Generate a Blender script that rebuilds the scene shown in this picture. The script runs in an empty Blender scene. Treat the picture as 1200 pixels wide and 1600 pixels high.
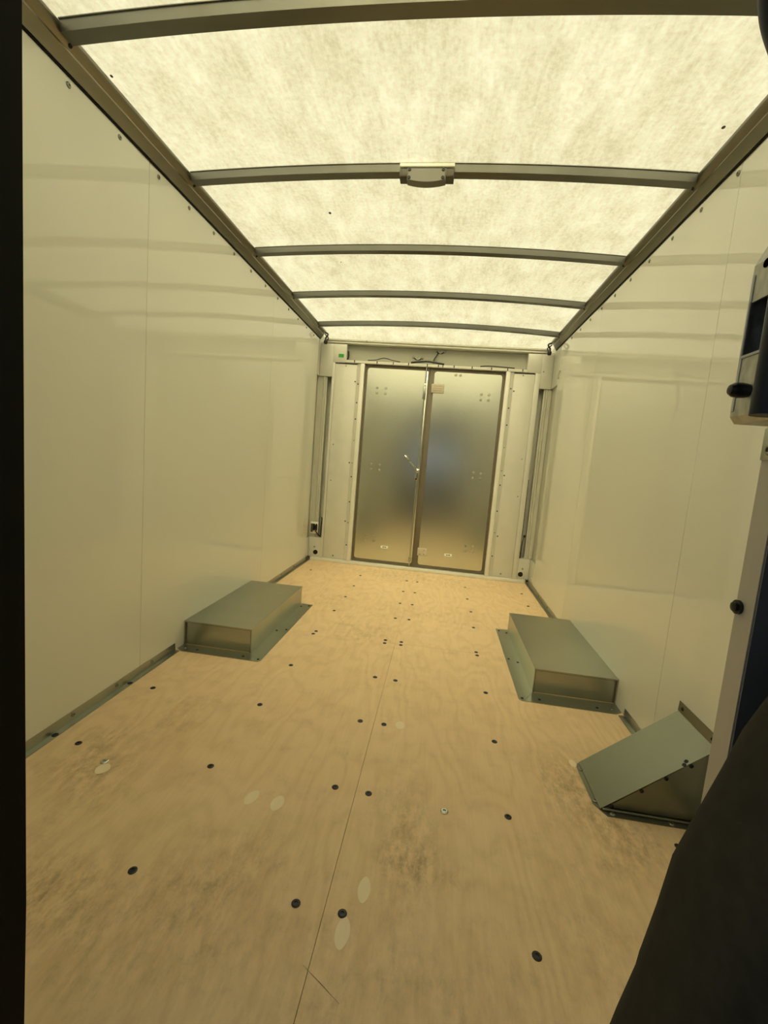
import bpy, bmesh, math, random
from mathutils import Vector, Matrix
random.seed(7)
S = bpy.context.scene
COL = S.collection
D, W = 4.1345, 1.05          # inner length (from the camera) and half width of the cargo box

# ---------------------------------------------------------------- camera, world, exposure
cam = bpy.data.cameras.new('camera')
cam.sensor_fit = 'VERTICAL'; cam.sensor_height = 36.0
cam.lens = 690.87 / 1600 * 36
cam.clip_start = 0.02
co = bpy.data.objects.new('camera', cam); COL.objects.link(co)
YAW, PIT, ROL = -0.1220, -0.1133, 0.0816
fw = Vector((math.sin(YAW)*math.cos(PIT), math.cos(YAW)*math.cos(PIT), math.sin(PIT)))
rr = Vector((math.cos(YAW), -math.sin(YAW), 0)); uu = rr.cross(fw)
r2 = rr*math.cos(ROL) + uu*math.sin(ROL); u2 = r2.cross(fw)
co.matrix_world = Matrix(((r2.x, u2.x, -fw.x, 0.1714), (r2.y, u2.y, -fw.y, 0.0),
                          (r2.z, u2.z, -fw.z, 1.0077), (0, 0, 0, 1)))
S.camera = co
wd = bpy.data.worlds.new('overcast_sky'); S.world = wd; wd.use_nodes = True
bg = wd.node_tree.nodes['Background']
bg.inputs[0].default_value = (0.86, 0.97, 1.10, 1); bg.inputs[1].default_value = 0.56
su = bpy.data.lights.new('high_sun', 'SUN'); su.energy = 3.15; su.angle = math.radians(28); su.color = (1, .985, .88)
so = bpy.data.objects.new('high_sun', su); COL.objects.link(so)
so.rotation_euler = Vector((.03, .56, -1)).to_track_quat('-Z', 'Y').to_euler()      # veiled sun high over the cab
S.view_settings.view_transform = 'Standard'; S.view_settings.look = 'None'
S.view_settings.gamma = 1; S.view_settings.use_curve_mapping = False
S.view_settings.exposure = 0.12

# ---------------------------------------------------------------- materials
def mat(name, col, rough=.5, metal=0, coat=0, spec=.5, noise=None, bump=None, aniso=None):
    """noise = (scale, amount, stretch xyz); bump = (scale, strength, distance)"""
    m = bpy.data.materials.new(name); m.use_nodes = True
    nt = m.node_tree; N = nt.nodes; L = nt.links; b = N['Principled BSDF']
    b.inputs['Base Color'].default_value = (*col, 1); b.inputs['Roughness'].default_value = rough
    b.inputs['Metallic'].default_value = metal; b.inputs['Coat Weight'].default_value = coat
    b.inputs['Specular IOR Level'].default_value = spec
    b.inputs['Coat Roughness'].default_value = .03
    tc = N.new('ShaderNodeTexCoord')
    if noise:
        mp = N.new('ShaderNodeMapping'); mp.inputs['Scale'].default_value = noise[2]
        L.new(tc.outputs['Object'], mp.inputs[0])
        n = N.new('ShaderNodeTexNoise'); n.inputs['Scale'].default_value = noise[0]; n.inputs['Detail'].default_value = 5
        L.new(mp.outputs[0], n.inputs['Vector'])
        r = N.new('ShaderNodeMapRange'); r.inputs[1].default_value = .3; r.inputs[2].default_value = .7
        r.inputs[3].default_value = 1-noise[1]; r.inputs[4].default_value = 1+noise[1]
        L.new(n.outputs[0], r.inputs[0])
        mx = N.new('ShaderNodeMix'); mx.data_type = 'RGBA'; mx.blend_type = 'MULTIPLY'; mx.inputs[0].default_value = 1
        mx.inputs[6].default_value = (*col, 1)
        L.new(r.outputs[0], mx.inputs[7]); L.new(mx.outputs[2], b.inputs['Base Color'])
        r3 = N.new('ShaderNodeMapRange'); r3.inputs[1].default_value = .3; r3.inputs[2].default_value = .7
        r3.inputs[3].default_value = max(0, rough*(1-noise[1])); r3.inputs[4].default_value = min(1, rough*(1+noise[1]))
        L.new(n.outputs[0], r3.inputs[0]); L.new(r3.outputs[0], b.inputs['Roughness'])
    if bump:
        n = N.new('ShaderNodeTexNoise'); n.inputs['Scale'].default_value = bump[0]
        L.new(tc.outputs['Object'], n.inputs['Vector'])
        bu = N.new('ShaderNodeBump'); bu.inputs['Strength'].default_value = bump[1]; bu.inputs['Distance'].default_value = bump[2]
        L.new(n.outputs[0], bu.inputs['Height']); L.new(bu.outputs[0], b.inputs['Normal'])
    return m

M = {}
M['wall'] = mat('glossy_cream_liner', (.825, .825, .735), .035, 0, 0, .5, None, (1.6, .08, .005))
M['white'] = mat('white_paint', (.72, .72, .65), .32, 0, 0, .5, (9, .04, (1, 1, 1)))
M['panel'] = mat('cream_painted_panel', (.62, .62, .555), .32, 0, 0, .5, (9, .03, (1, 1, 1)))
M['galv'] = mat('galvanised_steel', (.42, .44, .385), .30, .95, 0, .5, (3.5, .05, (1, 1, 1)))
M['galvd'] = mat('dull_galvanised_channel', (.56, .56, .48), .5, .1, 0, .5, (20, .06, (1, 1, .3)))
M['galv2'] = mat('dark_galvanised_steel', (.23, .245, .21), .36, .95, 0, .5, (4, .08, (1, 1, 1)))
M['rail'] = mat('mill_steel_rail', (.25, .235, .19), .33, .9, 0, .5, (12, .12, (1, .15, 1)))
M['bow'] = mat('rolled_steel_bow', (.145, .148, .132), .36, .9, 0, .5, (10, .12, (.3, 1, 1)))
M['alu'] = mat('brushed_aluminium_sheet', (.66, .68, .60), .235, 1, 0, .5, (3, .03, (1, 1, 1)))
M['seal2'] = mat('dull_rivet', (.48, .46, .38), .4, .8)
M['seal'] = mat('brown_grey_door_frame', (.16, .138, .095), .5, .2)
M['chrome'] = mat('zinc_plated_rod', (.52, .54, .50), .25, 1)
M['dark_screw'] = mat('oxidised_screw', (.045, .045, .05), .4, .7)
M['screw'] = mat('zinc_screw', (.30, .30, .25), .35, .9)
M['black'] = mat('black_plastic', (.006, .006, .006), .35)
M['rubber'] = mat('black_rubber', (.004, .0038, .003), .75, 0, 0, .2)
M['hole'] = mat('dark_opening', (.002, .002, .002), 1, 0, 0, 0)
M['cab'] = mat('dark_grey_cab_trim', (.09, .088, .08), .6)
M['grip'] = mat('blue_black_handle', (.012, .016, .022), .5, 0, 0, .25)
M['recess'] = mat('dull_grey_recess', (.40, .40, .33), .5)
M['sheetblue'] = mat('dark_painted_door_skin', (.165, .172, .165), .36, .1)
M['edge'] = mat('cream_door_edge', (.62, .55, .40), .4, 0, 0, .5, (6, .06, (1, 1, 1)))
M['latch'] = mat('spangled_galvanised_latch', (.46, .46, .40), .45, .75, 0, .5, (110, .28, (1, 1, .5)), (150, .35, .0006))
M['seat'] = mat('charcoal_seat_cloth', (.045, .041, .029), .95, 0, 0, .15, (60, .2, (1, 1, 1)), (900, .25, .0006))
M['tan'] = mat('tan_plastic_pad', (.54, .48, .36), .5, 0, 0, .5, (70, .12, (1, 1, 1)))
M['sticker'] = mat('white_paper_sticker', (.88, .88, .78), .5)
M['ink'] = mat('dark_print', (.05, .05, .04), .6)
M['green'] = mat('green_sticker', (.03, .36, .04), .5)
M['lens'] = mat('frosted_lamp_lens', (.16, .155, .12), .35, 0, 0)
M['lampw'] = mat('white_lamp_body', (.88, .87, .76), .35)
M['lampb'] = mat('grey_lamp_bracket', (.075, .065, .04), .5)
M['patch'] = mat('pale_wood_plug', (.95, .81, .58), .5, 0, 0, .4, (14, .03, (4, 1, 1)))
M['subfloor'] = mat('dark_underfloor', (.10, .07, .04), .8)

# clear film label: faint
M['film'] = mat('faint_clear_label', (.66, .64, .52), .3, 0, 0, .5, (160, .18, (1, .4, 1)))

# translucent fibreglass roof
m = bpy.data.materials.new('translucent_fibreglass'); m.use_nodes = True; M['roof'] = m
nt = m.node_tree; N = nt.nodes; L = nt.links; N.remove(N['Principled BSDF'])
tc = N.new('ShaderNodeTexCoord')
def noise(nt, vec, sc, scale, det=4, rough=.55):
    mp = nt.nodes.new('ShaderNodeMapping'); mp.inputs['Scale'].default_value = sc
    nt.links.new(vec, mp.inputs[0])
    n = nt.nodes.new('ShaderNodeTexNoise'); n.inputs['Scale'].default_value = scale
    n.inputs['Detail'].default_value = det; n.inputs['Roughness'].default_value = rough
    nt.links.new(mp.outputs[0], n.inputs['Vector']); return n.outputs[0]
def rng(nt, v, a, b, c, d):
    r = nt.nodes.new('ShaderNodeMapRange')
    for i, x in enumerate((a, b, c, d)): r.inputs[i+1].default_value = x
    nt.links.new(v, r.inputs[0]); return r.outputs[0]
def math_(nt, op, a, b=None):
    q = nt.nodes.new('ShaderNodeMath'); q.operation = op
    for i, v in enumerate((a, b)):
        if v is None: continue
        if isinstance(v, (int, float)): q.inputs[i].default_value = v
        else: nt.links.new(v, q.inputs[i])
    return q.outputs[0]
n1 = rng(nt, noise(nt, tc.outputs['Object'], (1, .45, 1), 9, 5, .6), .30, .70, -.5, .5)      # cloudy blotches
n2 = rng(nt, noise(nt, tc.outputs['Object'], (75, 12, 1), 1, 4, .75), .28, .72, -.5, .5)       # glass strands
n3 = rng(nt, noise(nt, tc.outputs['Object'], (1, 1, 1), 60, 3, .7), .28, .72, -.5, .5)
s = math_(nt, 'ADD', math_(nt, 'MULTIPLY', n1, 1.0), math_(nt, 'ADD', math_(nt, 'MULTIPLY', n2, .65), math_(nt, 'MULTIPLY', n3, .8)))
cr = N.new('ShaderNodeValToRGB'); L.new(rng(nt, s, -.8, .8, 0, 1), cr.inputs[0])
cr.color_ramp.elements[0].position = 0; cr.color_ramp.elements[0].color = (.62, .52, .285, 1)
cr.color_ramp.elements[1].position = 1; cr.color_ramp.elements[1].color = (.99, .895, .575, 1)
tr = N.new('ShaderNodeBsdfTranslucent'); L.new(cr.outputs[0], tr.inputs[0])
df = N.new('ShaderNodeBsdfDiffuse'); df.inputs[0].default_value = (.20, .19, .14, 1)
# glass fibres pass part of the light straight on: a broad refracted lobe next to the scattered one
rf = N.new('ShaderNodeBsdfRefraction'); rf.inputs['Roughness'].default_value = .60; rf.inputs['IOR'].default_value = 1.45
L.new(cr.outputs[0], rf.inputs[0])
mt = N.new('ShaderNodeMixShader'); mt.inputs[0].default_value = .46
L.new(tr.outputs[0], mt.inputs[1]); L.new(rf.outputs[0], mt.inputs[2])
ad = N.new('ShaderNodeAddShader'); L.new(mt.outputs[0], ad.inputs[0]); L.new(df.outputs[0], ad.inputs[1])
L.new(ad.outputs[0], N['Material Output'].inputs[0])

# plywood: rotary-cut veneer with flame grain, scuffs and grime patches
def plywood(name, seed):
    m = bpy.data.materials.new(name); m.use_nodes = True
    nt = m.node_tree; N = nt.nodes; L = nt.links; b = N['Principled BSDF']
    tc = N.new('ShaderNodeTexCoord'); O = tc.outputs['Object']
    warp = noise(nt, O, (1.0+seed*.01, .33, 1), 2.6, 3, .5)
    g = math_(nt, 'FRACT', math_(nt, 'MULTIPLY', math_(nt, 'ADD', warp, seed*.17), 17.0))
    g = math_(nt, 'ABSOLUTE', math_(nt, 'SUBTRACT', g, .5))
    fine = noise(nt, O, (40, 2.2, 1), 3, 4, .6)
    base = N.new('ShaderNodeValToRGB')
    base.color_ramp.elements[0].color = (.78, .56, .325, 1); base.color_ramp.elements[1].color = (.93, .71, .45, 1)
    v = math_(nt, 'ADD', math_(nt, 'MULTIPLY', rng(nt, g, 0, .35, 0, 1), .22),
              math_(nt, 'ADD', math_(nt, 'MULTIPLY', fine, .5), math_(nt, 'MULTIPLY', noise(nt, O, (1, .6, 1), 1.7, 4, .6), .62)))
    L.new(rng(nt, v, .35, .95, 0, 1), base.inputs[0])
    # grime: streaky smudges, gathered where people step
    st = noise(nt, O, (1.0, 1.6, 1), 7, 6, .68)
    sm = noise(nt, O, (3.2, 1.5, 1), 11, 5, .75)
    sx = N.new('ShaderNodeSeparateXYZ'); L.new(O, sx.inputs[0])
    tot = None
    for (x, y, rx, ry, a) in [(.70, 1.43, .09, .12, .75), (.80, 1.24, .09, .10, .65), (.17, 1.12, .06, .16, .55), (.21, 1.02, .07, .05, .5),
                              (-.76, 1.10, .10, .10, .45), (-.86, 1.22, .07, .10, .5), (-.62, .80, .12, .08, .45), (-.30, .86, .08, .06, .35),
                              (-.2, .97, .12, .06, .35), (.62, 1.0, .12, .2, .25), (-.4, .75, .3, .12, .35), (-.72, 1.45, .1, .14, .3),
                              (-.2, 2.5, .16, .14, .35), (.0, 3.9, .7, .16, .35), (.15, 2.95, .3, .14, .25), (-.5, 3.0, .2, .2, .2), (.3,.75,.3,.12,.25)]:
        dx = math_(nt, 'DIVIDE', math_(nt, 'SUBTRACT', sx.outputs[0], x), rx)
        dy = math_(nt, 'DIVIDE', math_(nt, 'SUBTRACT', sx.outputs[1], y), ry)
        r = math_(nt, 'ADD', math_(nt, 'MULTIPLY', dx, dx), math_(nt, 'MULTIPLY', dy, dy))
        k = math_(nt, 'MULTIPLY', math_(nt, 'EXPONENT', math_(nt, 'MULTIPLY', r, -.7)), a)
        tot = k if tot is None else math_(nt, 'ADD', tot, k)
    grime = math_(nt, 'ADD', math_(nt, 'MULTIPLY', math_(nt, 'MULTIPLY', tot, rng(nt, sm, .40, .68, 0, 1)), 1.0),
                  math_(nt, 'MULTIPLY', math_(nt, 'MULTIPLY', rng(nt, st, .48, .75, 0, 1), rng(nt, sm, .42, .65, .2, 1)), .34))
    mx = N.new('ShaderNodeMix'); mx.data_type = 'RGBA'
    L.new(math_(nt, 'MINIMUM', grime, .75), mx.inputs[0]); L.new(base.outputs[0], mx.inputs[6])
    mx.inputs[7].default_value = (.34, .235, .125, 1)
    L.new(mx.outputs[2], b.inputs['Base Color'])
    b.inputs['Roughness'].default_value = .52; b.inputs['Specular IOR Level'].default_value = .35
    bu = N.new('ShaderNodeBump'); bu.inputs['Strength'].default_value = .12; bu.inputs['Distance'].default_value = .001
    L.new(fine, bu.inputs['Height']); L.new(bu.outputs[0], b.inputs['Normal'])
    return m
M['ply1'] = plywood('birch_plywood', 1)
M['ply2'] = plywood('birch_plywood_warm', 3)

# ---------------------------------------------------------------- helpers
def box(bm, x0, x1, y0, y1, z0, z1, bev=0):
    vs = [bm.verts.new((x, y, z)) for x in (x0, x1) for y in (y0, y1) for z in (z0, z1)]
    fs = [bm.faces.new([vs[i] for i in f]) for f in ((0,1,3,2),(4,6,7,5),(0,4,5,1),(2,3,7,6),(0,2,6,4),(1,5,7,3))]
    if bev:
        es = list({e for f in fs for e in f.edges})
        bmesh.ops.bevel(bm, geom=es, offset=bev, segments=2, affect='EDGES', profile=.5)
def prism(bm, pts, ax, a, b):
    """closed polygon pts (2D) extruded along axis ax from a to b"""
    def P(p, t):
        if ax == 1: return (p[0], t, p[1])
        if ax == 0: return (t, p[0], p[1])
        return (p[0], p[1], t)
    A = [bm.verts.new(P(p, a)) for p in pts]; B = [bm.verts.new(P(p, b)) for p in pts]
    n = len(pts)
    bm.faces.new(A); bm.faces.new(B[::-1])
    for i in range(n): bm.faces.new((A[i], B[i], B[(i+1) % n], A[(i+1) % n]))
def cyl(bm, p0, p1, r, n=12, r1=None, cap=True):
    p0, p1 = Vector(p0), Vector(p1); d = (p1-p0).normalized()
    a = d.orthogonal().normalized(); b = d.cross(a); r1 = r if r1 is None else r1
    A = [bm.verts.new(p0+(a*math.cos(t)+b*math.sin(t))*r) for t in [2*math.pi*i/n for i in range(n)]]
    B = [bm.verts.new(p1+(a*math.cos(t)+b*math.sin(t))*r1) for t in [2*math.pi*i/n for i in range(n)]]
    for i in range(n): bm.faces.new((A[i], A[(i+1) % n], B[(i+1) % n], B[i]))
    if cap: bm.faces.new(A[::-1]); bm.faces.new(B)
def tube(bm, pts, r, n=8, sub=6):
    """smooth tube through pts (Catmull-Rom)"""
    P = [Vector(p) for p in pts]; Q = []
    for i in range(len(P)-1):
        a, b, c, d = P[max(i-1, 0)], P[i], P[i+1], P[min(i+2, len(P)-1)]
        for k in range(sub):
            t = k/sub
            Q.append(.5*((2*b)+(c-a)*t+(2*a-5*b+4*c-d)*t*t+(3*b-a-3*c+d)*t**3))
    Q.append(P[-1]); rings = []; a = None
    for i, q in enumerate(Q):
        d = (Q[min(i+1, len(Q)-1)]-Q[max(i-1, 0)]).normalized()
        a = d.orthogonal().normalized() if a is None else (a-d*a.dot(d)).normalized()
        b = d.cross(a)
        rings.append([bm.verts.new(q+(a*math.cos(t)+b*math.sin(t))*r) for t in [2*math.pi*j/n for j in range(n)]])
    for A, B in zip(rings, rings[1:]):
        for i in range(n): bm.faces.new((A[i], A[(i+1) % n], B[(i+1) % n], B[i]))
    bm.faces.new(rings[0][::-1]); bm.faces.new(rings[-1])
def lathe(bm, prof, centre, axis, n=14):
    """prof = [(r, h)...] turned round axis through centre"""
    c = Vector(centre); d = Vector(axis).normalized(); a = d.orthogonal().normalized(); b = d.cross(a)
    rings = []
    for r, h in prof:
        if r < 1e-6: rings.append([bm.verts.new(c+d*h)])
        else: rings.append([bm.verts.new(c+d*h+(a*math.cos(t)+b*math.sin(t))*r) for t in [2*math.pi*j/n for j in range(n)]])
    for A, B in zip(rings, rings[1:]):
        for i in range(n):
            j = (i+1) % n
            if len(A) == 1 and len(B) == 1: continue
            if len(A) == 1: bm.faces.new((A[0], B[j], B[i]))
            elif len(B) == 1: bm.faces.new((A[i], A[j], B[0]))
            else: bm.faces.new((A[i], A[j], B[j], B[i]))
def obj(name, bm, m, parent=None, smooth=False, **props):
    bmesh.ops.recalc_face_normals(bm, faces=bm.faces)
    me = bpy.data.meshes.new(name); bm.to_mesh(me); bm.free()
    me.materials.append(M[m] if isinstance(m, str) else m)
    if smooth:
        for p in me.polygons: p.use_smooth = True
        me.set_sharp_from_angle(angle=math.radians(35))
    o = bpy.data.objects.new(name, me); COL.objects.link(o)
    if parent is not None:
        o.parent = parent; o.matrix_parent_inverse = Matrix.Translation(-parent.location)
    for k, v in props.items(): o[k] = v
    return o
def bx(name, m, x0, x1, y0, y1, z0, z1, parent=None, bev=0, **p):
    bm = bmesh.new(); box(bm, x0, x1, y0, y1, z0, z1, bev)
    return obj(name, bm, m, parent, bev > 0, **p)
def empty(name, loc, label, cat, group=None, **p):
    o = bpy.data.objects.new(name, None); o.location = loc; COL.objects.link(o)
    o.empty_display_size = .1; o['label'] = label; o['category'] = cat
    if group: o['group'] = group
    for k, v in p.items(): o[k] = v
    return o
def screw_mesh(name, r, m, h=.003, recess=True):
    bm = bmesh.new()
    prof = [(r, 0), (r, h*.45), (r*.72, h), (r*.42, h)]
    if recess: prof += [(r*.36, h*.3), (0, h*.3)]
    else: prof += [(0, h)]
    lathe(bm, prof, (0, 0, 0), (0, 0, 1), 12)
    bmesh.ops.recalc_face_normals(bm, faces=bm.faces)
    me = bpy.data.meshes.new(name); bm.to_mesh(me); bm.free(); me.materials.append(M[m]); return me
ME = dict(dark=screw_mesh('dark_floor_screw', .0105, 'dark_screw', .0025), zinc=screw_mesh('zinc_bolt', .0085, 'screw', .004),
          bright=screw_mesh('bright_washer', .012, 'chrome', .004), small=screw_mesh('small_screw', .006, 'screw', .003),
          smalld=screw_mesh('small_dark_screw', .0065, 'dark_screw', .003),
          rivet=screw_mesh('rivet', .012, 'seal2', .008, False))
def place(me, loc, nrm, parent, name='screw', label=None):
    o = bpy.data.objects.new(name, me); COL.objects.link(o)
    q = Vector(nrm).to_track_quat('Z', 'Y')
    o.matrix_world = Matrix.Translation(loc) @ q.to_matrix().to_4x4() @ Matrix.Rotation(random.uniform(0, 3), 4, 'Z')
    if parent is not None:
        o.parent = parent; o.matrix_parent_inverse = Matrix.Translation(-parent.location)
    if label: o['label'] = label
    return o

# ================================================================ SETTING
YF = .50                                             # bulkhead plane between cab and cargo box
# ---- floor
fl = bx('floor', 'subfloor', -1.12, 1.12, YF-.03, D+.12, -.06, -.0185, kind='structure',
        label='plywood cargo floor with rows of dark screws and a centre seam')
for k, (x0, x1, y0, y1) in enumerate([(-1.064, .0024, YF, 2.389), (.0036, 1.064, YF, 2.3895), (-1.064, .0027, 2.3900, D+.07), (.0033, 1.064, 2.3905, D+.07)]):
    bx('plywood_sheet', 'ply1' if k in (0, 3) else 'ply2', x0, x1, y0, y1, -.018, 0, fl)
rows = [(.87, (-.463, -.063, .045, .466)), (1.24, (-.935, -.469, -.062, .043, .46, .93)), (1.605, (-.928, -.463, -.051, .042, .462)),
        (1.965, (-.459, -.048, .049, .464)), (2.37, (-.468, -.055, .036, .456)), (2.41, (-.463, -.056, .035, .454)),
        (2.79, (-.449, -.039, .05, .466)), (3.105, (-.443, -.038, .05, .469)), (3.41, (-.44, -.042, .05, .46, .92)), (3.745, (-.9, -.45, -.04, .05, .46, .93))]
for y, xs in rows:
    for x in xs: place(ME['dark'], (x, y+random.uniform(-.004, .004), 0), (0, 0, 1), fl)
for x, y in [(-.793, 1.179), (.273, 1.219)]:
    place(ME['bright'], (x, y, 0), (0, 0, 1), fl, label='shiny washer head screw')
def plug(x, y, a, b, rot=0):
    bm = bmesh.new(); n = 20; pts = []
    for i in range(n):
        t = 2*math.pi*i/n; X = a*math.cos(t); Y = b*math.sin(t)*(1-.12*abs(math.cos(t)))
        pts.append((x+X*math.cos(rot)-Y*math.sin(rot), y+X*math.sin(rot)+Y*math.cos(rot)))
    prism(bm, pts, 2, -.0002, .0005); obj('wood_plug', bm, 'patch', fl)
for a in [(-.29, 1.144, .017, .030, -.25), (-.21, 1.14, .018, .030, -.1), (.083, .935, .015, .034, 0), (.054, .831, .016, .035, 0),
          (-.775, 1.150, .020, .024, 0), (.104, 1.615, .018, .026, 0), (.728, 1.545, .012, .020, 0)]: plug(*a)
bm = bmesh.new(); prism(bm, [(-.009, .756), (.034, .733), (.076, .708), (.034, .7318)], 2, .0001, .0006)
obj('split', bm, 'seal', fl, label='short diagonal crack in the veneer')

# ---- side walls
def liner(side, y0, y1, parent, z0=.0, z1=2.086):
    """one liner sheet, edges pulled in slightly where it is fixed"""
    s = side; bm = bmesh.new(); nx, nz = 28, 8
    def off(y):
        d = min(y-y0, y1-y)/.12
        return .0012*math.exp(-d*d*2)
    ys = sorted(set([y0, y1]+[y0+(y1-y0)*(.5-.5*math.cos(math.pi*i/nx)) for i in range(nx+1)]))
    V = [[bm.verts.new((s*(W+off(y)), y, z0+(z1-z0)*j/nz)) for j in range(nz+1)] for y in ys]
    Bk = [[bm.verts.new((s*(W+.014), y, z)) for z in (z0, z1)] for y in (y0, y1)]
    for i in range(len(ys)-1):
        for j in range(nz): bm.faces.new((V[i][j], V[i+1][j], V[i+1][j+1], V[i][j+1]))
    bm.faces.new([Bk[0][0]]+[V[0][j] for j in range(nz+1)]+[Bk[0][1]])
    bm.faces.new([Bk[1][0]]+[V[-1][j] for j in range(nz+1)]+[Bk[1][1]])
    bm.faces.new([Bk[0][1], Bk[1][1]]+[V[i][-1] for i in range(len(ys)-1, -1, -1)])
    bm.faces.new([Bk[0][0], Bk[1][0]]+[V[i][0] for i in range(len(ys)-1, -1, -1)])
    bm.faces.new([Bk[0][0], Bk[0][1], Bk[1][1], Bk[1][0]])
    o = obj('wall_panel', bm, 'wall', parent)
    for p in o.data.polygons: p.use_smooth = True
    o.data.set_sharp_from_angle(angle=math.radians(30))
SZ0, SZ1 = .225, 1.755                              # corner slot, bottom and top
def side_wall(side, name, yend, seams, label):
    s = side
    x = sorted((s*1.067, s*1.12))
    w = bx(name, 'galvd', x[0], x[1], YF, D+.345, -.0185, 2.17, kind='structure', label=label)
    ys = [YF+.03]+seams+[yend]
    for a, b in zip(ys, ys[1:]): liner(s, a+.001, b-.001, w)
    xa = sorted((s*W, s*1.064))
    for z0, z1 in ((0, SZ0), (SZ1, 2.086)):
        bx('corner_piece', 'panel', xa[0], xa[1], yend, D-.001, z0, z1, w)
    # ribbed galvanised post seen through the slot
    bm = bmesh.new()
    xr = s*1.0665
    pts = [(xr, yend), (xr, D+.05)]
    n = 5; L_ = (D-yend)
    prof = [(s*1.0668, yend-.01)]
    for i in range(n):
        y = yend+L_*i/n
        prof += [(s*1.062, y), (s*1.062, y+L_*.35/n), (s*1.0655, y+L_*.45/n), (s*1.0655, y+L_*.9/n)]
    prof += [(s*1.0668, D)]
    prism(bm, prof, 2, SZ0-.03, SZ1+.03)
    return w
wl = side_wall(-1, 'wall_left', 4.065, [1.695, 2.98], 'glossy cream left wall of three liner sheets')
wr = side_wall(1, 'wall_right', 3.93, [1.70, 2.975], 'glossy cream right wall of three liner sheets')
for y in [1.105+.2145*k for k in range(14)]:
    if y < 3.95: place(ME['zinc'], (-W, y, 2.053), (1, 0, 0), wl)
for y in [1.077+.2125*k for k in range(13)]:
    place(ME['zinc'], (W, y, 2.05), (-1, 0, 0), wr)
# small marks near the rear right corner
bm = bmesh.new(); lathe(bm, [(.020, 0), (.020, .004), (.013, .006), (0, .006)], (W, 3.99, .075), (-1, 0, 0)); obj('grommet', bm, 'white', wr, True)
bm = bmesh.new(); tube(bm, [(W-.004, 3.90, 1.80), (W-.010, 3.88, 1.83), (W-.004, 3.86, 1.86)], .006); obj('clip', bm, 'galvd', wr, True, label='small grey clip near rear corner')
# clear label on the left wall beside the connector
bx('wall_sticker', 'film', -W+.0002, -W+.0012, 3.93, 4.04, .245, .40, wl, label='faint clear label beside the connector')

# ---- base angles
def base_angle(side, name, spans, label):
    s = side; e = None
    for (a, b) in spans:
        bm = bmesh.new()
        prism(bm, [(s*(W-.0005), .001), (s*(W-.0005), .038), (s*(W-.0025), .038), (s*(W-.004), .004), (s*(W-.024), .0035), (s*(W-.025), .0008)], 1, a, b)
        if e is None: e = obj(name, bm, 'galv', kind='structure', label=label)
        else: obj('base_angle', bm, 'galv', e)
    return e
bl = base_angle(-1, 'baseboard_left', [(YF+.04, 1.949), (2.846, 4.12)], 'galvanised angle along foot of left wall')
br = base_angle(1, 'baseboard_right', [(YF+.04, 1.295), (1.565, 1.93), (2.83, 4.12)], 'galvanised angle along foot of right wall')
for y in (1.125, 1.337, 1.551, 1.77, 3.1, 3.4, 3.7): place(ME['zinc'], (-W+.003, y, .025), (1, 0, 0), bl, 'bolt')
for y in (1.25, 1.612): place(ME['dark'], (-1.034, y, .0038), (0, 0, 1), bl)
for y in (3.05, 3.35, 3.65, 1.75): place(ME['zinc'], (W-.003, y, .025), (-1, 0, 0), br, 'bolt')

# ---- top rails
def rail(side, name, label):
    s = side; bm = bmesh.new()
    prof = [(1.0640, 2.088), (1.0490, 2.081), (1.0430, 2.0815), (1.0235, 2.1125), (1.0205, 2.1150), (1.0203, 2.1205),
            (1.0165, 2.1235), (1.009, 2.1315), (1.002, 2.138), (1.000, 2.143), (1.000, 2.1505), (1.0640, 2.1505)]
    prism(bm, [(s*x, z) for x, z in prof], 1, YF+.03, D-.03)
    return obj(name, bm, 'rail', smooth=True, kind='structure', label=label)
rl = rail(-1, 'trim_1', 'folded steel rail along top of left wall')
rt = rail(1, 'trim_2', 'folded steel rail along top of right wall')
for s_, par in ((-1, rl), (1, rt)):
    xx = sorted((s_*1.0462, s_*1.0499)); bx('gap_shade', 'rubber', xx[0], xx[1], YF+.03, D-.03, 2.0745, 2.0805, par)  # black strip standing in for the shadow gap between rail and wall

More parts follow.
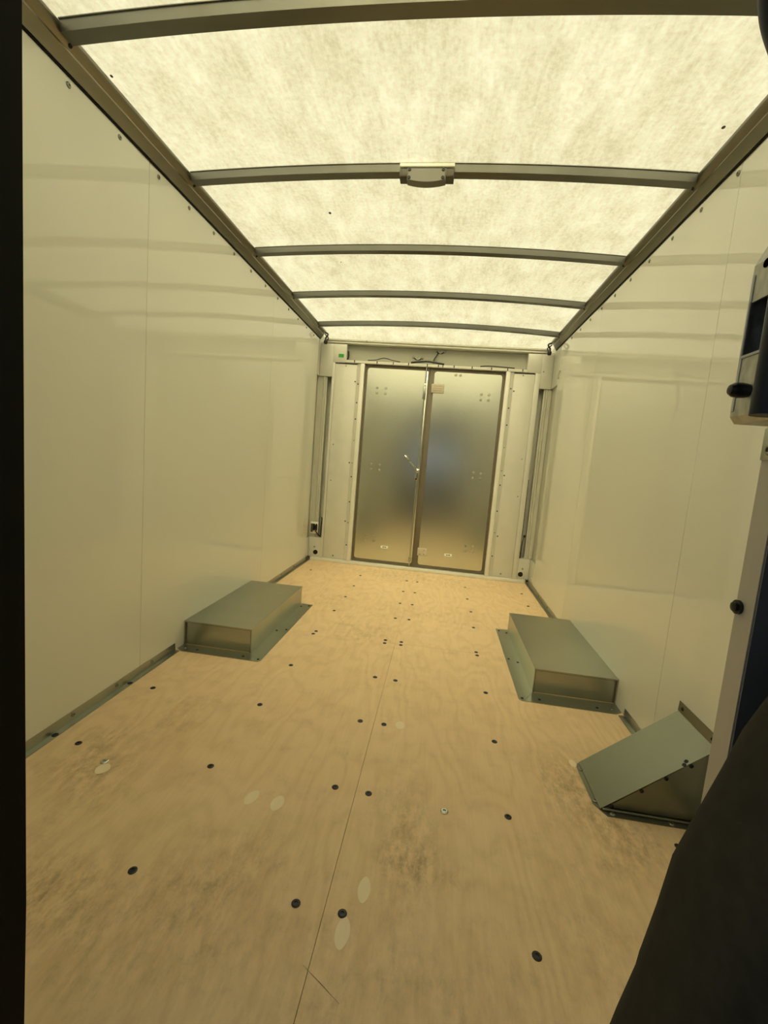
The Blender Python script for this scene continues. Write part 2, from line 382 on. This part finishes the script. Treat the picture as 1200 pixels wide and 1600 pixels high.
# ---- translucent roof and its bows
def zr(x): return 2.190-.034*x*x
bm = bmesh.new(); n = 24
ycuts = [YF, 1.25, 2.0, 2.8, 3.5, 4.06, 4.14, 4.24, 4.34, 4.43, 4.47]; drop = {4.24: .004, 4.34: .016, 4.43: .04, 4.47: .10}
G = [[bm.verts.new((x, y, zr(x)-(drop.get(y, 0)))) for y in ycuts] for x in [-1.08+2.16*i/n for i in range(n+1)]]
for i in range(n):
    for j in range(len(ycuts)-1): bm.faces.new((G[i][j], G[i+1][j], G[i+1][j+1], G[i][j+1]))
roof = obj('ceiling', bm, 'roof', kind='structure', label='glowing translucent fibreglass roof skin')
for p in roof.data.polygons: p.use_smooth = True
if roof.data.polygons[0].normal.z > 0: roof.data.flip_normals()          # front face towards the cargo space
def bow(y):
    """shallow hat section, arched across the roof"""
    bm = bmesh.new(); n = 26
    sec = [(-.004, -.0006), (-.004, -.003), (.0, -.004), (.0035, -.031), (.047, -.031), (.051, -.004), (.062, -.003), (.060, -.0006)]
    R = []
    for i in range(n+1):
        x = -1.001+2.002*i/n
        R.append([bm.verts.new((x, y+a, zr(x)+h)) for a, h in sec])
    for A, B in zip(R, R[1:]):
        for k in range(len(sec)): bm.faces.new((A[k], B[k], B[(k+1) % len(sec)], A[(k+1) % len(sec)]))
    bm.faces.new(R[0]); bm.faces.new(R[-1][::-1])
    obj('roof_bow', bm, 'bow', roof, True)
    for s in (-1, 1):
        bm = bmesh.new(); prism(bm, [(s*1.0005, 2.131), (s*1.0005, 2.152), (s*.968, 2.153), (s*.975, 2.138)], 1, y+.004, y+.043)
        obj('bow_bracket', bm, 'galv', roof)
        lo = .0
        place(ME['smalld'], (s*1.0115, y+.05, 2.1288), (-s*.7, 0, -.7), roof, 'bolt')
for x, y, r in ((-.484, 2.229, .007), (.959, 1.666, .006), (-.99, 1.42, .005), (-.55, 2.75, .004)):
    bm = bmesh.new(); lathe(bm, [(0, -.0012), (r, -.0008), (r*.6, 0), (0, 0)], (x, y, zr(x)-.0012), (0, .3, 1), 7); obj('debris_speck', bm, 'seal', roof)
for y in (.60, 1.235, 1.885, 2.54, 3.19, 3.845): bow(y)

# ---- rear wall
wb = bx('wall_back', 'galvd', -1.066, 1.066, D+.09, D+.33, -.018, 2.085, kind='structure',
        label='cream painted rear frame around the double doors')
def rear_side(s):
    def B(name, m, xa, xb, y0, y1, z0, z1, bev=0, **k):
        xa, xb = sorted((s*xa, s*xb)); return bx(name, m, xa, xb, y0, y1, z0, z1, wb, bev, **k)
    j0, j1, c1 = (.622, .660, .692) if s < 0 else (.652, .690, .722)
    B('door_jamb', 'white', j0, j1, D-.018, D+.088, .032, 1.884, .003)
    B('channel', 'galvd', j1+.001, c1, D+.002, D+.088, .032, 1.884)
    B('side_panel', 'panel', c1+.001, .901, D, D+.088, .032, 1.872, .0015)
    sl = .926 if s < 0 else .948
    B('edge_strip', 'panel', .9025, sl, D-.006, D+.088, .032, 1.884, .0015)
    B('corner_block', 'panel', sl+.001, 1.0485, D, D+.088, .032, SZ0, .0015)
    B('corner_block', 'panel', sl+.001, 1.0485, D, D+.088, SZ1, 2.05, .0015)
    B('header_block', 'panel', .803 if s < 0 else .828, sl, D-.002, D+.088, 1.886, 2.05, .0015)
    # slot: shallow ribbed strip next to the wall, deep channel next to the panel
    bm = bmesh.new(); a, b = sl+.048, 1.064
    pr_ = [(s*a, D+.088), (s*a, D+.022), (s*(a+.012), D+.018), (s*(a+.016), D+.008), (s*(a+.03), D+.008), (s*(a+.036), D+.016), (s*b, D+.016), (s*b, D+.088)]
    prism(bm, pr_, 2, SZ0+.001, SZ1-.001); obj('corner_post', bm, 'galvd', wb, label='ribbed grey post inside the slot')
    # dark slit beside the post
    B('cable_gap', 'hole', sl+.001, sl+.006, D+.004, D+.088, SZ0+.001, (.42 if s < 0 else .95))
    # screws
    cm = (j1+c1)/2
    for z in (.20, .42, .62, .86, .99, 1.20, 1.40, 1.55, 1.72):
        place(ME['smalld'] if round(z*100) % 3 else ME['small'], (s*cm, D+.002, z+.02*s), (0, -1, 0), wb)
    for z in (.41, .97, 1.72): place(ME['smalld'], (s*(c1+.012), D, z), (0, -1, 0), wb)
    for z in (.79, 1.13): place(ME['small'], (s*.872, D, z), (0, -1, 0), wb)
    place(ME['zinc'], (s*.80, D, .062), (0, -1, 0), wb); place(ME['small'], (s*.80, D, 1.858), (0, -1, 0), wb)
    place(ME['zinc'], (s*.99, D, .13), (0, -1, 0), wb)
    # round dark drain port
    bm = bmesh.new(); lathe(bm, [(.030, 0), (.030, .004), (.024, .005), (.023, .0015), (0, .0015)], (s*.976, D, .078), (0, -1, 0), 20)
    obj('port_ring', bm, 'white', wb, True)
    bm = bmesh.new(); lathe(bm, [(.0225, .002), (.0225, .006), (.010, .0065), (0, .004)], (s*.976, D, .078), (0, -1, 0), 20)
    obj('port_plug', bm, 'black', wb, True, label='round black plug in the corner')
rear_side(-1); rear_side(1)
bx('sill', 'white', -1.024, 1.024, D-.022, D+.088, .0005, .030, wb, .003, label='white threshold strip')
bx('header_strip', 'white', -.802, .827, D-.012, D+.03, 1.886, 1.908, wb, .002)
bx('header_recess', 'recess', -.802, .827, D+.055, D+.088, 1.909, 2.058, wb, label='grey recessed channel above the doors')
bx('recess_lip', 'white', -.802, .827, D+.03, D+.0545, 1.886, 1.909, wb)
bx('header_trim', 'white', -1.0, 1.0, D-.004, D+.088, 2.0595, 2.076, wb, .002)
bx('header_cap', 'galvd', -1.0, 1.0, D-.012, D+.088, 2.0775, 2.0935, wb, .002)
for x in [-.72, -.51, -.36, -.22, -.05, .05, .09, .19, .35, .52, .66, .79]:
    bx('cable_clip', 'black', x-.004, x+.004, D-.0145, D-.010, 1.889, 1.911, wb)
place(ME['small'], (-.62, D-.012, 2.085), (0, -1, 0), wb); place(ME['small'], (.97, D-.002, 1.90), (0, -1, 0), wb)
bx('green_sticker', 'green', -.876, -.826, D-.0032, D-.0022, 1.930, 1.962, wb, label='small bright green rectangular sticker')

# rear doors
def door(name, x0, x1, hinge, label):
    e = empty(name, ((x0+x1)/2, D+.03, .032), label, 'door', kind='structure')
    bx('door_frame', 'seal', x0, x1, D+.022, D+.06, .033, 1.883, e, .003)
    # skin with rounded corners
    a = .026; X0, X1, Z0, Z1, r = x0+(a if hinge < 0 else .044), x1-(a if hinge > 0 else .012), .033+.030, 1.883-.028, .022
    pts = []
    for cx, cz, t0 in ((X1-r, Z1-r, 0), (X0+r, Z1-r, 90), (X0+r, Z0+r, 180), (X1-r, Z0+r, 270)):
        for k in range(6):
            t = math.radians(t0+90*k/5); pts.append((cx+r*math.cos(t), cz+r*math.sin(t)))
    bm = bmesh.new(); prism(bm, pts, 1, D+.0155, D+.0215)
    bmesh.ops.bevel(bm, geom=[e_ for e_ in bm.edges if all(abs(v.co.y-(D+.0155)) < 1e-5 for v in e_.verts)], offset=.003, segments=2, affect='EDGES')
    obj('door_skin', bm, 'alu', e, True)
    return e
d1 = door('door_1', -.621, -.0225, -1, 'left rear door leaf with metal skin and lock rod')
d2 = door('door_2', -.0215, .651, 1, 'right rear door leaf with tan pad at top')
Y = D+.0155
for zc in (1.655, .95, .268):
    for dx in (-.04, .04):
        for dz in (-.024, .024):
            place(ME['rivet'], (-.455+dx, Y, zc+dz), (0, -1, 0), d1, 'rivet')
            place(ME['rivet'], (.49+dx*.85, Y, zc-.003+dz), (0, -1, 0), d2, 'rivet')
for x in (.213, .255): place(ME['rivet'], (x, Y, 1.833), (0, -1, 0), d2, 'rivet')
def sticker(x, z, par):
    s_ = bx('sticker', 'sticker', x-.036, x+.036, Y-.0012, Y-.0002, z-.012, z+.012, par, label='small white printed sticker')
    bx('print_line', 'ink', x-.018, x-.002, Y-.0016, Y-.0012, z-.005, z+.004, s_)
    bx('print_line', 'ink', x+.001, x+.018, Y-.0016, Y-.0012, z-.004, z+.005, s_)
sticker(-.307, .195, d1); sticker(.302, .183, d2)
pad = bx('latch_pad', 'tan', .004, .118, Y-.010, Y-.0002, 1.663, 1.745, d2, .005, label='tan rectangular pad overlapping the door gap')
for z in (1.685, 1.705, 1.725): bx('pad_groove', 'seal', .018, .104, Y-.0105, Y-.0098, z-.001, z+.001, pad)
pad = bx('latch_pad', 'tan', .012, .098, Y-.008, Y-.0002, .150, .225, d2, .004, label='small tan pad near the bottom')
for x, z in ((.035, .165), (.075, .205), (.075, .168)): place(ME['small'], (x, Y-.008, z), (0, -1, 0), pad)
# lock rod, guides and lever on the left door
bm = bmesh.new(); cyl(bm, (-.055, Y-.014, .045), (-.055, Y-.014, 1.884), .0055, 12); obj('lock_rod', bm, 'chrome', d1, True)
bx('rod_channel', 'alu', -.047, -.036, Y-.007, Y-.0002, .075, 1.85, d1, .001)
for z0, z1 in ((1.60, 1.74), (.08, .13)):
    bx('rod_guide', 'galv', -.068, -.042, Y-.024, Y-.0002, z0, z1, d1, .003)
for z in (1.62, 1.72): place(ME['small'], (-.055, Y-.024, z), (0, -1, 0), d1)
bx('lock_case', 'chrome', -.074, -.034, Y-.028, Y-.0002, .855, .965, d1, .004, label='chrome lock case at the middle')
bm = bmesh.new(); lathe(bm, [(.016, 0), (.016, .010), (.009, .014), (0, .014)], (-.055, Y-.028, .945), (0, -1, 0)); obj('lock_hub', bm, 'chrome', d1, True)
bm = bmesh.new(); tube(bm, [(-.055, Y-.036, .945), (-.10, Y-.042, .990), (-.140, Y-.045, 1.030)], .006, 8); obj('lever_arm', bm, 'chrome', d1, True)
bm = bmesh.new(); lathe(bm, [(0, 0), (.010, .006), (.013, .03), (.012, .055), (.007, .066), (0, .068)], (-.140, Y-.045, 1.030), (-.65, 0, .75)); obj('lever_grip', bm, 'chrome', d1, True)
bm = bmesh.new(); cyl(bm, (-.06, Y-.02, .87), (-.06, Y-.035, .87), .008); obj('key_barrel', bm, 'black', d1, True)

# ---- front bulkhead (towards the cab), its lining and the cab behind the camera
wf = bx('wall_front', 'white', -1.12, -.404, YF, YF+.03, -.0185, 2.17, kind='structure', label='bulkhead wall on the cab side')
bx('bulkhead_panel', 'white', .62, 1.12, YF, YF+.03, -.0185, 2.17, wf)
bx('bulkhead_panel', 'white', -.403, .619, YF, YF+.03, 1.95, 2.17, wf)
bm = bmesh.new()
for z0, z1, xa, xb in ((-.06, .30, -.4010, -.3905), (.30, 1.1, -.3905, -.3850), (1.1, 1.95, -.3850, -.3790)):
    q = [(-.56, z0), (xa, z0), (xb, z1), (-.56, z1)]
    prism(bm, q, 1, YF-.022, YF+.031)
bmesh.ops.remove_doubles(bm, verts=bm.verts, dist=1e-5)
dj = obj('trim_3', bm, 'rubber', kind='structure', label='black rubber trim edging left side of the doorway')
bx('floor_cab', 'cab', -1.12, 1.12, -1.45, YF-.031, -.06, -.001, kind='structure', label='cab floor behind the camera')
bx('ceiling_cab', 'cab', -1.12, 1.12, -1.45, YF-.001, 2.10, 2.15, kind='structure', label='cab roof lining')
cl = bx('wall_cab_left', 'cab', -1.12, -1.07, -1.45, YF-.001, 0, .80, kind='structure', label='unseen cab side wall left, with a window opening added for light')
bx('added_window_header', 'cab', -1.12, -1.07, -1.45, YF-.001, 1.85, 2.099, cl)  # unseen side window, added to throw daylight on the door face and seat
bx('added_window_pillar', 'cab', -1.12, -1.07, -1.45, -1.3, .80, 1.85, cl); bx('added_window_pillar', 'cab', -1.12, -1.07, .30, YF-.001, .80, 1.85, cl)
bx('wall_cab_right', 'cab', 1.07, 1.12, -1.45, YF-.06, 0, 2.099, kind='structure', label='cab side wall right')
cf = bx('wall_cab_front', 'cab', -1.069, 1.069, -1.45, -1.40, 0, .98, kind='structure', label='unseen dashboard wall below a windscreen opening sized for the light')
bx('windscreen_header', 'cab', -1.069, 1.069, -1.45, -1.40, 1.42, 2.099, cf)  # unseen windscreen, opening sized for its glow on the rear doors
bx('windscreen_pillar', 'cab', -1.069, -1.0, -1.45, -1.40, .98, 1.42, cf); bx('windscreen_pillar', 'cab', 0.5, 1.069, -1.45, -1.40, .98, 1.42, cf)

# ================================================================ THINGS
# ---- sliding bulkhead door at the right edge
sd = empty('door_3', (.77, YF-.015, .0), 'half open sliding door with cream edge, dark blue face and galvanised latch', 'door', kind='structure')
bm = bmesh.new(); box(bm, .4915, 1.05, YF-.0275, YF-.001, .01, 1.99); obj('door_leaf', bm, 'edge', sd)
bx('door_face', 'sheetblue', .4925, 1.05, YF-.030, YF-.0277, .01, 1.99, sd, label='dark blue painted outer face')
# bolt in the edge
bm = bmesh.new(); lathe(bm, [(.0075, 0), (.0075, .003), (.0048, .0035), (.0048, .006), (.002, .007), (0, .007)], (.4915, YF-.006, .887), (-1, 0, 0), 14); obj('edge_bolt', bm, 'black', sd, True)
# edge plate with screw just under the latch
ep = bx('edge_plate', 'galv', .4895, .4915, YF-.0275, YF-.001, 1.040, 1.072, sd, .0006)
place(ME['small'], (.4895, YF-.014, 1.050), (-1, 0, 0), ep)
# latch box: folded galvanised shell with square opening in its left face
lx, ly0, ly1, lz0, lz1 = .4555, YF-.066, YF-.0005, 1.074, 1.2465
bm = bmesh.new()
hz0, hz1, hy0, hy1 = 1.140, 1.1905, YF-.030, YF-.0045
c = .007
box(bm, lx, lx+.002, ly0, ly1, lz0+c, hz0); box(bm, lx, lx+.002, ly0, ly1, hz1, lz1-.02)
box(bm, lx, lx+.002, hy1, ly1, hz0, hz1); box(bm, lx, lx+.002, ly0, hy0, hz0, hz1)
prism(bm, [(lx, lz0+c), (lx+.002, lz0+c), (lx+.006, lz0+.0015), (.4905, lz0+.0015), (.4905, lz0), (lx+.005, lz0)], 1, ly0, ly1)
prism(bm, [(lx, lz1-.02), (lx+.002, lz1-.02), (lx+.010, lz1-.002), (.4905, lz1-.002), (.4905, lz1), (lx+.009, lz1)], 1, ly0, ly1)
box(bm, lx+.002, .4905, ly1-.0015, ly1, lz0+c, lz1-.02)
lb = obj('latch_box', bm, 'latch', sd)
bm = bmesh.new(); box(bm, lx-.0007, lx-.0001, ly1-.0045, ly1-.001, lz0+.012, lz1-.03); obj('folded_rim', bm, 'galvd', lb)
bm = bmesh.new()
box(bm, lx-.0012, lx-.0001, hy0-.003, hy1+.002, hz0-.0025, hz0); box(bm, lx-.0012, lx-.0001, hy1, hy1+.002, hz0, hz1+.001)
box(bm, lx-.0012, lx-.0001, hy0-.003, hy0, hz0, hz1); obj('opening_rim', bm, 'galvd', lb)
bx('latch_cavity', 'hole', lx+.020, lx+.022, ly0+.004, ly1-.002, lz0+.01, lz1-.022, lb)
bm = bmesh.new(); lathe(bm, [(.0042, 0), (.0042, .0006), (0, .0006)], (lx, YF-.018, 1.2225), (-1, 0, 0), 14); obj('latch_hole', bm, 'hole', lb)
bm = bmesh.new(); kc = (lx, YF-.022, 1.1035)
lathe(bm, [(.0062, 0), (.0070, .003), (.0074, .008), (.0068, .013), (.0045, .0165), (0, .018)], kc, (-1, -.0, .02), 18)
obj('release_knob', bm, 'black', sd, True, label='black rounded thumb knob on the latch')
# vertical black pull handle in front of the latch
bm = bmesh.new()
px_, py_ = .4237, YF-.085
X = px_+.014
tube(bm, [(X, py_, 1.072), (X, py_, 1.16), (X, py_, 1.25), (X-.006, py_, 1.312), (X-.028, py_, 1.350), (X-.043, py_, 1.384), (X-.044, py_, 1.42), (X-.01, py_+.03, 1.46)], .014, 20, 8)
obj('pull_handle', bm, 'grip', sd, True, label='dark blue black vertical pull handle')
for z in (1.20, 1.27):
    bm = bmesh.new(); cyl(bm, (px_+.014, py_, z), (.520, YF-.029, z), .005); obj('handle_standoff', bm, 'black', sd, True)

# ---- seat at the lower right
se = empty('seat', (.66, .20, 0), 'dark charcoal seat with curved backrest filling the lower right corner', 'seat')
prof = [(.350, .30), (.372, .40), (.388, .488), (.399, .540), (.4005, .556), (.402, .565), (.409, .611), (.4155, .665), (.430, .713), (.4445, .760),
        (.456, .800), (.468, .828), (.490, .875), (.530, .925), (.590, .955), (.70, .965), (.83, .955), (.89, .925), (.93, .86), (.96, .70), (.97, .50), (.965, .30)]
bm = bmesh.new()
cxs, czs = .66, .55
layers = [(.285, .90), (.290, .95), (.305, .985), (.33, .996), (.36, .999), (.397, 1.0), (.406, .994), (.414, .98), (.418, .95)]
rings = []
for y, k in layers:
    # shrink the outline towards its centre at the front and back to round it off
    rings.append([bm.verts.new((cxs+(x-cxs)*k, y, czs+(z-czs)*k)) for x, z in prof])
for A, B in zip(rings, rings[1:]):
    for i in range(len(prof)): bm.faces.new((A[i], A[(i+1) % len(prof)], B[(i+1) % len(prof)], B[i]))
bm.faces.new(rings[0]); bm.faces.new(rings[-1][::-1])
obj('backrest', bm, 'seat', se, True)
bx('cushion', 'seat', .37, .96, -.22, .30, .36, .47, se, .04)
bx('seat_base', 'black', .45, .88, -.12, .26, 0, .358, se, .01)

# ---- wheel-arch covers
def wheel_cover(s, xi, h, y0, y1, fx, fy0, fy1, label):
    e = empty('wheel_arch_cover', (s*.86, (y0+y1)/2, 0), label, 'wheel arch box', 'folded steel boxes over the wheel arches')
    t = .0015
    xo = W-.0005
    def X(a, b): return sorted((s*a, s*b))
    # lid with a slight overhang lip
    bm = bmesh.new(); x0, x1 = X(xi-.0015, xo)
    box(bm, x0, x1, y0-.0015, y1+.0015, h-.0015, h, 0)
    obj('lid', bm, 'galv', e)
    bm = bmesh.new(); x0, x1 = X(xi-.0015, xi); box(bm, x0, x1, y0-.0015, y1+.0015, h-.008, h-.0017)
    a_, b_ = X(xi, xo); box(bm, a_, b_, y0-.0015, y0, h-.0065, h-.0017); obj('lid_lip', bm, 'galv', e)
    x0, x1 = X(xi, xi+t); bx('side_plate', 'galv', x0, x1, y0, y1, .002, h-.0016, e)
    x0, x1 = X(xi+.004, xo-.004); bx('end_plate', 'galv', x0, x1, y0+.009, y0+.0105, .002, h-.0016, e)
    bx('end_plate', 'galv', x0, x1, y1-.0035, y1-.002, .002, h-.0016, e)
    for a in ((xi+.0017, xi+.0045), (xo-.0045, xo)):
        x0, x1 = X(*a); bx('corner_fold', 'galv', x0, x1, y0, y0+.0085, .002, h-.0016, e)
    bm = bmesh.new()
    a_, b_ = X(xi+.005, xo-.005); box(bm, a_, b_, y0-.0004, y0+.009, h-.0088, h-.0068)
    for q in ((xi+.0047, xi+.0068), (xo-.0068, xo-.0047)):
        a_, b_ = X(*q); box(bm, a_, b_, y0-.0004, y0+.009, .004, h-.0068)
    obj('end_shade_line', bm, 'seal', e)  # dark strips drawn as the shadow lines around the end plate
    # flange round the foot, with clipped corners
    bm = bmesh.new()
    pts = [(s*(xo-.001), fy0+.02), (s*(xo-.03), fy0), (s*(fx+.012), fy0), (s*fx, fy0+.015), (s*fx, fy1), (s*xi, fy1), (s*xi, y0), (s*(xo-.001), y0)]
    prism(bm, pts, 2, .0006, .0026); obj('foot_flange', bm, 'galv', e)
    bm = bmesh.new()   # diagonal seam where the two flanges overlap
    prism(bm, [(s*(fx+.016), fy0+.001), (s*(fx+.020), fy0+.001), (s*(xi+.002), y0-.001), (s*(xi-.002), y0-.001)], 2, .0027, .0036); obj('flange_seam', bm, 'galv', e)
    for y in (fy0+.022, 2.37, fy1-.035): place(ME['smalld'], (s*(fx+.016), y, .0026), (0, 0, 1), e)
    for y in (2.34, fy1-.06): place(ME['smalld'], (s*(xi-.014), y, .0026), (0, 0, 1), e)
    for x in (xi+.02, xo-.10): place(ME['smalld'], (s*x, fy0+.03, .0026), (0, 0, 1), e)
    place(ME['zinc'], (s*(xo-.035), fy0+.035, .0026), (0, 0, 1), e, label='bright bolt in flange corner')
wheel_cover(-1, .6886, .1266, 2.026, 2.822, .612, 1.951, 2.842, 'low galvanised steel wheel arch box against the left wall')
wheel_cover(1, .6817, .1190, 2.029, 2.812, .608, 1.937, 2.823, 'low galvanised steel wheel arch box against the right wall')

# ---- wedge shaped cover in the right corner
e = empty('wedge_cover', (.9, 1.44, 0), 'galvanised sloping wedge shaped step box in near right corner', 'cover')
ya, yb, xa, zt = 1.338, 1.550, .752, .246
xo = W-.0005
bm = bmesh.new(); prism(bm, [(xa, .003), (xo-.002, zt), (xo-.002, zt+.0018), (xa-.002, .004)], 1, ya-.002, yb+.002); obj('sloping_top', bm, 'galv2', e)
bm = bmesh.new(); prism(bm, [(xa+.008, .003), (xo-.004, .003), (xo-.004, zt-.006)], 1, ya+.002, ya+.0035); obj('side_cheek', bm, 'galv2', e)
bm = bmesh.new(); prism(bm, [(xa+.008, .003), (xo-.004, .003), (xo-.004, zt-.006)], 1, yb-.0035, yb-.002); obj('side_cheek', bm, 'galv2', e)
bm = bmesh.new()   # lip folded down along the near sloping edge
prism(bm, [(xa+.006, .003), (xo-.002, zt-.001), (xo-.002, zt-.014), (xa+.020, .003)], 1, ya-.001, ya+.0015); obj('edge_fold', bm, 'galv2', e)
for k in (.10, .36, .57, .78, .93):
    x = xa+(xo-xa)*k; place(ME['small' if k > .9 else 'smalld'], (x+.002, ya-.001, zt*k-.0065), (0, -1, 0), e)
bm = bmesh.new(); prism(bm, [(xo-.0003, zt+.002), (xo-.0003, zt+.036), (xo-.002, zt+.036), (xo-.004, zt+.002)], 1, ya+.004, yb+.004); obj('wall_flange', bm, 'galv2', e)
for y in (ya+.025, yb-.02): place(ME['smalld'], (xo-.003, y, zt+.018), (-1, 0, .05), e)
bm = bmesh.new()
prism(bm, [(xa-.016, ya+.018), (xa-.016, yb-.022), (xa-.008, yb-.002), (xa, yb), (xa, ya+.0015), (xo-.001, ya+.0015), (xo-.001, ya-.026), (xa+.012, ya-.026)], 2, .0005, .0024); obj('floor_flange', bm, 'galv2', e)
bm = bmesh.new(); cyl(bm, (xa+.004, ya-.004, .006), (xo-.03, ya-.004, .006), .0035, 8); obj('foot_bead', bm, 'galv2', e, True)
for x, y in ((xa-.006, yb-.035), (xa-.006, ya+.03)): place(ME['zinc'], (x, y, .0024), (0, 0, 1), e)
for x in (xa+.03, xo-.1): place(ME['zinc'], (x, ya-.016, .0024), (0, 0, 1), e)
for k in (.73, .76): place(ME['smalld'], (xa+(xo-xa)*k, ya+(.012 if k > .74 else .004), zt*k+.003), (-.63, 0, .77), e, label='stray rivet on the slope')

# ---- lamp on the second visible bow
lp = empty('ceiling_lamp', (0, 1.875, 2.15), 'small unlit dome lamp with bowed lens under the second roof bow', 'lamp')
bx('lamp_plate', 'lampw', -.107, .109, 1.862, 1.8835, 2.162, 2.176, lp, .003)
for x0, x1 in ((-.106, -.073), (.075, .108)):
    b_ = bx('end_bracket', 'lampb', x0, x1, 1.866, 1.915, 2.128, 2.1575, lp, .002)
    for k in range(4): bx('bracket_rib', 'lampb', x0+.003+k*.008, x0+.006+k*.008, 1.8645, 1.8662, 2.131, 2.155, b_)
bm = bmesh.new(); n = 12; pts = [(-.075, 2.157), (.077, 2.157)]
for i in range(n+1):
    x = .077-.152*i/n; pts.append((x, 2.116-.010*(1-((x-.001)/.076)**2)))
prism(bm, pts, 1, 1.860, 1.900)
bmesh.ops.bevel(bm, geom=[e_ for e_ in bm.edges if abs(e_.verts[0].co.y-e_.verts[1].co.y) < 1e-6 and abs(e_.verts[0].co.y-1.86) < 1e-5], offset=.004, segments=3, affect='EDGES')
ln = obj('lens', bm, 'lens', lp, True)
for x in (-.066, .066):
    for z in (2.150, 2.1215): place(ME['smalld'], (x, 1.8598, z), (0, -1, 0), ln)

# ---- cables and fittings over the rear doors
def cable(name, pts, r, label, m='black', group=None):
    bm = bmesh.new(); tube(bm, pts, r, 8, 6)
    o = obj(name, bm, m, None, True, label=label, category='cable')
    return o
yc = D+.002
cable('cable', [(-.60, yc, 1.918), (-.53, yc, 1.924), (-.45, yc-.002, 1.944), (-.37, yc, 1.929), (-.30, yc, 1.919)], .004, 'thin black cable humped over the left rear door')
cable('cable', [(-.20, yc, 1.919), (-.12, yc-.004, 1.929), (-.05, yc, 1.936), (.02, yc-.003, 1.929), (.10, yc, 1.919)], .009, 'thick black cable bundle above the middle of rear doors')
cable('cable', [(.0, D+.020, 1.925), (.005, D+.02, 1.96), (.022, D+.035, 1.995), (.036, D+.048, 2.025)], .005, 'short black cable rising to the bracket in header recess')
cable('cable', [(.42, yc, 1.918), (.50, yc, 1.925), (.62, yc, 1.922), (.72, yc, 1.918)], .005, 'thin black cable lying above the right rear door')
cable('cable', [(-.797, D+.03, 1.922), (-.790, D+.035, 1.95), (-.796, D+.04, 2.0)], .006, 'black cable at left end of header recess')
for (x, z, lab) in ((-.145, 1.965, 'left of the short cable, lower'), (.055, 2.030, 'at top of the short cable')):
    e = empty('cable_bracket', (x, D+.05, z-.01), 'small grey three armed bracket '+lab+', in header recess', 'bracket')
    bx('bracket_plate', 'galvd', x-.012, x+.012, D+.046, D+.0545, z-.025, z+.012, e, .002)
    for dx, dz in ((-.04, .012), (0, .006), (.04, .010)):
        bm = bmesh.new(); lathe(bm, [(.012, 0), (.012, .006), (.006, .010), (0, .010)], (x+dx, D+.0545, z+dz), (0, -1, 0), 10); obj('stud', bm, 'screw', e, True)
    bm = bmesh.new(); tube(bm, [(x-.04, D+.049, z+.012), (x, D+.047, z-.012), (x+.04, D+.049, z+.010)], .004); obj('arm', bm, 'dark_screw', e, True)
for s, nm in ((-1, 'left'), (1, 'right')):
    e = empty('wiring_plug', (s*.985, D-.10, 2.03), 'black wiring plug and loop hanging from rear end of %s roof rail' % nm, 'plug')
    bm = bmesh.new(); tube(bm, [(s*1.0, D-.055, 2.130), (s*.972, D-.075, 2.115), (s*.968, D-.09, 2.095), (s*.985, D-.085, 2.075), (s*.985, D-.09, 2.050)], .0075, 8); obj('wire_loop', bm, 'black', e, True)
    bm = bmesh.new(); tube(bm, [(s*1.005, D-.045, 2.12), (s*.985, D-.05, 2.098), (s*.965, D-.07, 2.08), (s*.975, D-.08, 2.055)], .005, 8); obj('wire_loop', bm, 'black', e, True)
    bm = bmesh.new(); lathe(bm, [(0, -.002), (.013, .0), (.017, .008), (.017, .026), (.012, .034), (0, .036)], (s*.983, D-.088, 2.022), (0, 0, 1), 14); obj('plug_body', bm, 'black', e, True)

# ---- connector in the left corner slot
e = empty('wiring_connector', (-.99, D, .24), 'wiring connector block with two black plugs in left corner slot', 'connector')
bx('mount_plate', 'lampw', -1.040, -.965, D-.010, D+.006, .262, .375, e, .003)
bx('socket_block', 'lampb', -1.034, -1.012, D-.018, D-.0105, .275, .358, e, .002)
for x in (-1.001, -.978):
    bm = bmesh.new(); lathe(bm, [(0, 0), (.009, .004), (.011, .02), (.011, .05), (.007, .066), (0, .068)], (x, D-.022, .292), (.0, -.0, 1), 12); obj('plug', bm, 'black', e, True)
bm = bmesh.new(); tube(bm, [(-.985, D-.020, .292), (-.965, D-.016, .262), (-.935, D-.012, .236)], .006); obj('lead', bm, 'black', e, True)
bm = bmesh.new(); tube(bm, [(-.936, D-.011, .232), (-.934, D-.010, .33), (-.932, D-.010, .41), (-.940, D+.0, .425)], .0045); obj('lead', bm, 'black', e, True)
e = empty('wire_stub', (.958, D, .43), 'black capped wire hanging in right corner slot', 'wire')
bm = bmesh.new(); lathe(bm, [(0, 0), (.011, .003), (.011, .014), (0, .018)], (.968, D-.012, .437), (0, -1, .0), 12); obj('cap', bm, 'black', e, True)
bm = bmesh.new(); tube(bm, [(.966, D-.016, .43), (.958, D-.012, .36), (.956, D-.01, .23)], .0035); obj('lead', bm, 'black', e, True)
